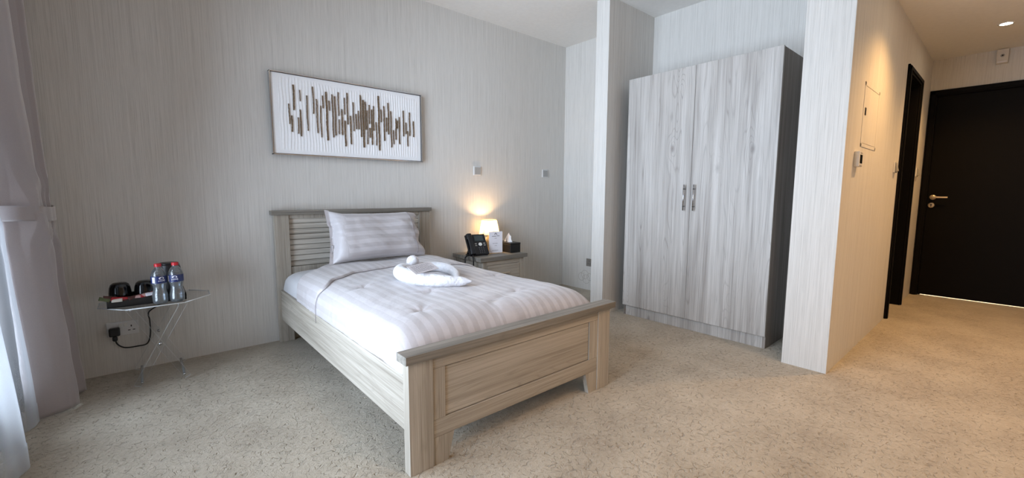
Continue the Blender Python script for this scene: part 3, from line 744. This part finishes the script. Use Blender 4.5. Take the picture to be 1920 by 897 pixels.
for (x, zt_, zb_, w_) in BARS:
    gb = B(); n = max(8, int((zt_-zb_)/.008)); a0 = []; a1 = []
    for i in range(n+1):
        z = zt_+(zb_-zt_)*i/n; jx = .0016*noise.noise(Vector((x*50, z*60, 0)))+.0012*math.sin(z*31+x*13); ww = w_*.42*(1+.35*noise.noise(Vector((x*90, z*140, 3))))
        a0.append((x+jx-ww, -.0385, z)); a1.append((x+jx+ww, -.0385, z))
    gb.poly(a0+a1[::-1], (0, -.0055, 0))
    gb.done('gold_stroke', gold, pc)

# ------------------------------------------------------------------ curtains
def cpath(s, z):       # plan of the drawn-back drape: (y, lobe 0..1)
    wid = interp([0, .9, 1.12, 1.6, 2.7], [.44, .43, .44, .62, .74], z)
    y = -.085-wid*s
    if s < .16: lobe = .15+.35*math.sin(PI*s/.16)
    elif s < .48: lobe = .10+.86*max(0, math.sin(PI*(s-.16)/.32))**.7
    else: lobe = .05+(.85+.05*min(1, z))*max(0, math.sin(PI*(s-.48)/.52))**.62
    return y, lobe
def cur_pt(u, v):
    z = .012+(H-.03-.012)*v
    y, lobe = cpath(u, z)
    ext = interp([0, .3, .7, .93, 1.05, 1.35, 2.0, 2.75], [.252, .236, .212, .192, .186, .190, .184, .176], z)
    tie = math.exp(-((z-1.0)/.13)**2)
    x = XW+.012+ext*(.22+.78*min(1, lobe+.35*tie*(1 if .1 < u < .95 else 0)))
    if u > .36 and z > 1: x -= .012
    x += (.002+.012*math.exp(-((z-.84)/.08)**2)+.012*math.exp(-((z-1.14)/.08)**2))*noise.noise(Vector((u*9, z*9, 2)))
    x += .003*noise.noise(Vector((u*22, z*1.2, 0)))
    return Vector((x, y, z))
cu = B().grid(150, 140, cur_pt)
cur = cu.done('curtain', curt, None)
md = cur.modifiers.new('t', 'SOLIDIFY'); md.thickness = .004
origin(cur, (XW+.1, -.33, 0)); tag(cur, 'taupe blackout curtain gathered by a tieback in the room corner', 'curtain')
def tie_pt(u, v):
    z = .965+.07*v-.012*math.sin(u*PI)+.03*(1-min(1, u/.18))*1.0
    y = -.075-.465*u
    x = XW+.016+.196*(max(0, math.sin(PI*min(1, u*1.0)))**.22)
    return Vector((x+.0015*math.sin(u*40), y, z))
ti_ = B().grid(60, 8, tie_pt).done('tieback', curt, cur)
md = ti_.modifiers.new('t', 'SOLIDIFY'); md.thickness = .006; md.offset = 1
B().tube(spline([(XW+.14, -.055, 1.09), (XW+.15, -.06, 1.06), (XW+.13, -.075, 1.02), (XW+.09, -.07, 1.0)], 5), .003, 8).tube([(XW+.14, -.0005, 1.09), (XW+.14, -.055, 1.09)], .004, 8).done('tieback_hook', blk, cur)
def sh_pt(u, v):
    z = .010+(H-.03-.01)*v; y = -.535-.70*u
    ph_ = (-.535-y)/.47
    A = interp([0, 1.0, 1.3, 2.7], [.098, .062, .022, .020], z)
    x = -1.262+A*abs(math.cos(PI*ph_))**1.4+.028*min(1, max(0, (ph_-.3)*2))*min(1, A/.098) + .004*noise.noise(Vector((y*5, z*.7, 4)))
    x += .003*math.sin(y*60)
    return Vector((x, y, z))
she = B().grid(260, 24, sh_pt).done('sheer_curtain', sheer, None)
origin(she, (-1.2, -.9, 0)); tag(she, 'thin white sheer curtain hanging in folds before the window', 'curtain')
def hem_pt(u, v):
    p = sh_pt(u, v*.034); p.x += .002; return p
B().grid(260, 3, hem_pt).done('hem', sheer, she)

# ------------------------------------------------------------------ folding acrylic table
TZ = .468
tb = thing('folding_tray_table', 'clear acrylic folding tray table against the wall', 'table', (-.69, -.22, 0))
oct_ = [(-.83, -.412), (-.575, -.412), (-.44, -.27), (-.435, -.13), (-.53, -.03), (-.84, -.03), (-.945, -.13), (-.945, -.27)]
B().poly([(x, y, TZ-.006) for x, y in oct_], (0, 0, .006), 0, 1).done('table_top', [clear, acr_edge], tb)
b = B()
for i in range(8):
    (xa, ya), (xb, yb) = oct_[i], oct_[(i+1) % 8]
    b.tube([(xa, ya, TZ-.003), (xb, yb, TZ-.003)], .0028, 6)
b.done('rim', acr_edge, tb)
def slab(b, p, q, wv, yv):
    p, q = Vector(p), Vector(q); d_ = (q-p).normalized(); s_ = Vector((d_.z, 0, -d_.x))*wv
    b.poly([p-s_, q-s_, q+s_, p+s_], (0, yv, 0), 0, 1)
for (y, dx) in ((-.372, 0), (-.070, 0)):
    for (xa, xb, yo) in ((-.815, -.585, 0), (-.575, -.81, .010)):
        b = B(); slab(b, (xa, y+yo, TZ-.012), (xb, y+yo, .012), .016, .007)
        b.done('leg', [clear, acr_edge], tb)
smoky = m_clear('smoky_acrylic', (.62, .59, .55, 1), edge=.25)
for (x, z) in ((-.79, .03), (-.60, .03)): B().tube([(x, -.365, z), (x, -.062, z)], .006, 10).done('crossbar', smoky, tb)
for y in (-.376, -.074): B().lathe([(0, -.004), (.007, -.004), (.007, .014), (0, .014)], 14, (-.697, y, .238), 'y').done('pivot_bolt', steel, tb)
for (x, z) in ((-.79, .03), (-.60, .03), (-.81, TZ-.018), (-.60, TZ-.018)): B().lathe([(0, -.006), (.005, -.006), (.005, 0), (0, 0)], 12, (x, -.368, z), 'y').done('pivot_bolt', steel, tb)

# black serving tray
ty0, ty1, tx0, tx1 = -.335, -.10, -.905, -.560
tr = thing('serving_tray', 'black tray on the acrylic table holding cups and sachets', 'tray', ((tx0+tx1)/2, (ty0+ty1)/2, TZ))
b = B(); b.box(tx0, tx1, ty0, ty1, TZ, TZ+.006); hw = .041
b.poly([(tx0, ty0, TZ), (tx1, ty0, TZ), (tx1, ty0, TZ+hw), (tx0+.012, ty0, TZ+hw)], (0, .008, 0)); b.box(tx0, tx1, ty1-.008, ty1, TZ, TZ+hw)
b.box(tx0, tx0+.008, ty0, ty1, TZ, TZ+hw); b.box(tx1-.008, tx1, ty0, ty1, TZ, TZ+hw)
b.done('body', leather, tr, bevel=.0015)
B().box(tx1-.06, tx1-.010, ty0+.010, ty1-.010, TZ+.006, TZ+.050).done('end_compartment', plain('dark_brown_leather', '2b2523', .35), tr, bevel=.002)
B().box(tx1+.0002, tx1+.0022, ty0+.004, ty1-.004, TZ+.020, TZ+.030).done('metal_band', steel, tr)

# two upturned cups
def cup(x, y, label, rz):
    t = thing('cup', label, 'cup', (x, y, TZ+.0065), rz, 'upturned black cups on the tray')
    B().lathe([(x*1.19, z*1.34) for x, z in [(.0425, 0), (.044, .002), (.0435, .02), (.0415, .045), (.0385, .066), (.033, .079), (.024, .0855), (.0, .0865)]], 40, caps=False).done('body', blk_gloss, t, local=True)
    B().tube(spline([(0, .048, .022), (0, .068, .025), (0, .076, .045), (0, .068, .066), (0, .044, .070)], 6), .0045, 10).done('handle', blk_gloss, t, local=True)
    return t
cup(-.850, -.232, 'upturned glossy black cup at the left end of the tray', 0)
cup(-.742, -.240, 'upturned glossy black cup next to the water bottles', .3)
# sachets
SACH = [(-.905, -.322, .0, red_paper, 'red sugar sachet in front of the left cup'), ]
def sachet(x, y, z, rz, tilt, L_, m, label):
    b = B(); w_ = .012
    def sp(u, v):
        th = .0028*math.sin(PI*min(1, max(0, u)))**.3*math.sin(PI*v)
        return Vector(((u-.5)*L_, (v-.5)*2*w_, th))
    b.grid(14, 8, sp); b.grid(14, 8, lambda u, v: Vector((sp(u, v).x, sp(u, v).y, -sp(u, v).z)))
    bmesh.ops.remove_doubles(b.b, verts=b.b.verts, dist=.0003)
    o = b.done('sachet', m, None); o.location = (x, y, z); o.rotation_euler = (0.8, tilt, rz)
    tag(o, label, 'sachet', 'sachets along the tray front'); return o
zr = TZ+.041+.004
sachet(-.848, -.328, zr+.002, .05, .10, .078, red_paper, 'wide bright red sugar sachet under the left cup')
sachet(-.905, -.328, zr+.004, .1, .38, .060, green_paper, 'olive tea sachet sticking out past the left tray corner')
sachet(-.862, -.337, zr-.003, .0, .02, .045, cream_pl, 'slim cream sachet lying below the bright red one')
sachet(-.888, -.312, zr+.010, .3, .25, .06, brown_paper, 'dull red-brown sachet tilted up at the left tray corner')
sachet(-.790, -.322, zr+.001, .5, -.1, .06, brown_paper, 'dark red sachet lying between the two cups')
sachet(-.760, -.322, zr+.004, .1, -.22, .07, plain('pink_white_paper', 'c79f9a', .5), 'pink and white sachet in front of the right cup')
sachet(-.735, -.318, zr+.007, .25, -.15, .065, red_paper, 'dark red sachet close to the water bottles')
sachet(-.720, -.325, zr+.010, .1, -.1, .045, card, 'small white sachet right beside the left bottle')

# kettle with cord and plug
KX, KY = -.628, -.220
kt = thing('kettle', 'black electric kettle behind the two water bottles', 'kettle', (KX, KY, TZ+.006))
B().lathe([(.058, 0), (.060, .004), (.060, .016), (.056, .02)], 36).done('power_base', blk, kt, local=True)
B().lathe([(.050, .021), (.050, .06), (.050, .12), (.051, .17), (.052, .192), (.050, .197), (.0, .199)], 40).done('body', blk, kt, local=True)
B().lathe([(.049, .196), (.049, .203), (.044, .206), (0, .2065)], 36).done('lid', plain('kettle_lid', '1d1b1f', .3), kt, local=True)
B().tube(spline([(.03, .038, .185), (.045, .060, .180), (.052, .072, .15), (.048, .066, .09), (.036, .046, .05)], 6), .009, 12).done('handle', blk, kt, local=True)
cord = spline([(-.628, -.155, TZ+.012), (-.64, -.092, TZ+.048), (-.655, -.060, TZ+.032), (-.66, -.022, .456), (-.675, -.02, .40), (-.735, -.022, .355), (-.735, -.022, .30), (-.737, -.022, .22), (-.755, -.022, .158), (-.80, -.022, .150), (-.86, -.023, .155), (-.892, -.028, .185), (-.900, -.034, .225)], 8)
b = B(); b.tube(cord, .0038, 10); b.done('cord', blk_matt, kt)
b = B(); b.box(-.925, -.875, -.045, -.0115, .235, .285); b.lathe([(.012, .205), (.012, .235)], 14, (-.900, -.032, 0))
b.done('plug', blk, kt, bevel=.008, segs=4)
# double wall socket
sk = thing('wall_socket', 'white double wall socket with a black plug, below the acrylic table', 'socket', (-.862, 0, .272))
B().box(-.935, -.790, -.009, 0, .229, .315).done('plate', silver_plate, sk, bevel=.002)
B().box(-.878, -.862, -.013, -.008, .283, .303).box(-.856, -.840, -.013, -.008, .283, .303).done('rocker_switch', wht, sk, bevel=.001)
B().box(-.826, -.820, -.0095, -.0085, .276, .287).box(-.840, -.828, -.0095, -.0085, .254, .259).box(-.818, -.806, -.0095, -.0085, .254, .259).done('socket_hole', blk, sk)

# water bottles
def bottle(x, y, rz, label):
    t = thing('water_bottle', label, 'bottle', (x, y, TZ+.0005), rz, 'small water bottles on the acrylic table')
    prof = [(.0, .004), (.020, .001), (.028, .004), (.0315, .014), (.0322, .028), (.0315, .034), (.0322, .040), (.0318, .052), (.029, .062), (.0262, .074), (.0258, .084), (.0275, .096), (.031, .106), (.0322, .112), (.0322, .148), (.0318, .153), (.0295, .163), (.0245, .176), (.0175, .187), (.0125, .192), (.0125, .199)]
    B().lathe(prof, 40, caps=False).done('bottle_body', pet, t, local=True)
    inn = [(max(0, r-.0016), z) for r, z in prof if z < .17]; B().lathe(inn+[(0, .163)], 32, caps=False).done('water', m_clear('water', (.92, .955, .985, 1), edge=.05, ior=1.33, gl=1.4), t, local=True)
    B().lathe([(.0146, .197), (.0150, .199), (.0150, .211), (.0142, .2125), (0, .2127)], 32).done('cap', red, t, local=True)
    lb = B().lathe([(.0327, .112), (.0327, .149)], 48, caps=False).done('label', blue, t, local=True)
    def cyl(a, z, r=.0332): return Vector((r*math.sin(a), -r*math.cos(a), z))
    b = B(); c = [cyl(.34*math.cos(2*PI*k/24), .1385+.0068*math.sin(2*PI*k/24)) for k in range(24)]
    b.b.faces.new([b.b.verts.new(p) for p in c])
    b.grid(8, 3, lambda u, v: cyl(-1.25+.42*u, .115+.030*v)); b.done('emblem', card, lb, local=True)
    b = B(); b.tube([cyl(-.30+.6*k/20, .124+.0022*abs(math.sin(k*.9))+(.003 if k in (0, 20, 19) else 0), .0335) for k in range(21)], .0011, 6)
    b.tube([cyl(.36, .121, .0335), cyl(.38, .127, .0335), cyl(.36, .132, .0335)], .0010, 6)
    b.tube([cyl(-.33, .121, .0335), cyl(-.40, .124, .0335), cyl(-.34, .128, .0335)], .0010, 6)
    b.done('script_lettering', card, lb, local=True)
    b = B(); b.tube([cyl(-.2+.04*k, .1385+.001*math.sin(k*1.7), .0337) for k in range(11)], .0007, 6); b.done('emblem_mark', blue, lb, local=True)
    return t
for sx_, sy_, sr_, sl_ in ((-.680, -.372, 18, 'small clear water bottle with red cap and blue label, left of the pair'),
                           (-.604, -.372, -12, 'small clear water bottle with red cap and blue label, right of the pair')):
    bt = bottle(sx_, sy_, math.radians(sr_), sl_); bt.scale = (1.1, 1.1, 1.08)

# ------------------------------------------------------------------ switches, sockets and devices on the walls
def switch_n(x, z, label, w_=.086):
    t = thing('light_switch', label, 'switch', (x, 0, z), 0, 'silver switches on the bed wall')
    B().box(x-w_/2, x+w_/2, -.010, 0, z-w_/2, z+w_/2).done('plate', silver_plate, t, bevel=.002)
    B().box(x-w_*.40, x+w_*.40, -.013, -.009, z-w_*.40, z+w_*.40).done('rocker', grey_btn, t, bevel=.0015)
switch_n(1.810, 1.315, 'square silver switch on the bed wall above the nightstand lamp', .088)
switch_n(2.755, 1.318, 'square silver switch on the bed wall near the east corner', .088)
t = thing('wall_socket', 'single grey wall socket low in the recess beside the wall stub', 'socket', (XE, -.415, .317))
B().box(XE-.009, XE, -.458, -.372, .275, .361).done('plate', plain('grey_plate', '8f8a84', .4, .3), t, bevel=.002)
B().box(XE-.0095, XE-.0085, -.418, -.412, .330, .341).box(XE-.0095, XE-.0085, -.434, -.423, .300, .305).box(XE-.0095, XE-.0085, -.407, -.396, .300, .305).done('socket_hole', blk, t)
# hall wall devices
t = thing('thermostat', 'small white thermostat with a dark display at the hall wall corner', 'thermostat', (2.66, YH, 1.318))
B().box(2.615, 2.705, YH-.028, YH, 1.268, 1.362).done('case', wht, t, bevel=.004)
B().box(2.630, 2.690, YH-.0292, YH-.027, 1.288, 1.340).done('display', screen, t)
B().box(2.635, 2.685, YH-.0292, YH-.027, 1.348, 1.354).box(2.635, 2.685, YH-.0292, YH-.027, 1.273, 1.278).done('button', grey_btn, t)
def sw_h(x, label):
    t = thing('light_switch', label, 'switch', (x, YH, 1.32))
    B().box(x-.043, x+.043, YH-.012, YH, 1.277, 1.363).done('plate', silver_plate, t, bevel=.002)
    B().poly([(x-.034, YH-.011, 1.285), (x-.034, YH-.026, 1.290), (x-.034, YH-.012, 1.355)], (.068, 0, 0)).done('rocker', grey_btn, t)
    B().box(x-.043, x-.038, YH-.0135, YH-.0115, 1.277, 1.363).box(x-.043, x+.043, YH-.0135, YH-.0115, 1.277, 1.281).done('painted_shadow_edge', blk, t)  # black strips drawn as shade along the plate's left and lower edges
sw_h(4.02, 'silver rocker switch on the hall wall just left of the black side doorway')
sw_h(5.25, 'silver rocker switch on the hall wall between the side doorway and entry door')
pn = B()
def ring(b, x0, x1, z0, z1, w_, y0, y1):
    b.box(x0, x1, y0, y1, z0, z0+w_); b.box(x0, x1, y0, y1, z1-w_, z1); b.box(x0, x0+w_, y0, y1, z0, z1); b.box(x1-w_, x1, y0, y1, z0, z1)
t = thing('access_panel', 'wallpapered access panel with a thin frame high on the hall wall', 'panel', (2.965, YH, 1.40))
b = B(); ring(b, 2.745, 3.19, 1.40, 1.80, .022, YH-.0025, YH); b.done('frame', MW, t, bevel=.0015)
B().box(2.770, 3.165, YH-.002, YH, 1.425, 1.775).done('door', MW, t, bevel=.001)
B().box(2.785, 2.815, YH-.0045, YH-.0015, 1.60, 1.645).done('latch', blk, t)
t = thing('door_sensor', 'small white alarm box on the wall above the black entry door', 'sensor', (XD, -3.305, 2.42))
B().box(XD-.045, XD, -3.345, -3.265, 2.355, 2.487).done('case', cream_pl, t, bevel=.005)
B().lathe([(.014, 0), (.014, -.004), (.0, -.004)], 20, (XD-.045, -3.305, 2.425), 'x').done('round_button', grey_btn, t)
B().lathe([(.006, 0), (.006, -.003), (.0, -.003)], 14, (XD-.049, -3.305, 2.425), 'x').done('button_mark', blk, t)
B().box(XD-.047, XD-.0445, -3.335, -3.275, 2.366, 2.372).done('trim_strip', card, t)
# faint round damp marks low in the recess
b = B()
for (yy, zz, r) in ((-.30, .14, .045), (-.37, .12, .05), (-.35, .17, .05), (-.42, .15, .04)):
    b.lathe([(r-.0012, -.0004), (r+.0012, -.0004)], 40, (XE, yy, zz), 'x', caps=False)
o = b.done('wall_stain', stain, None); tag(o, 'faint overlapping round stains low on the recess wall', 'stain')
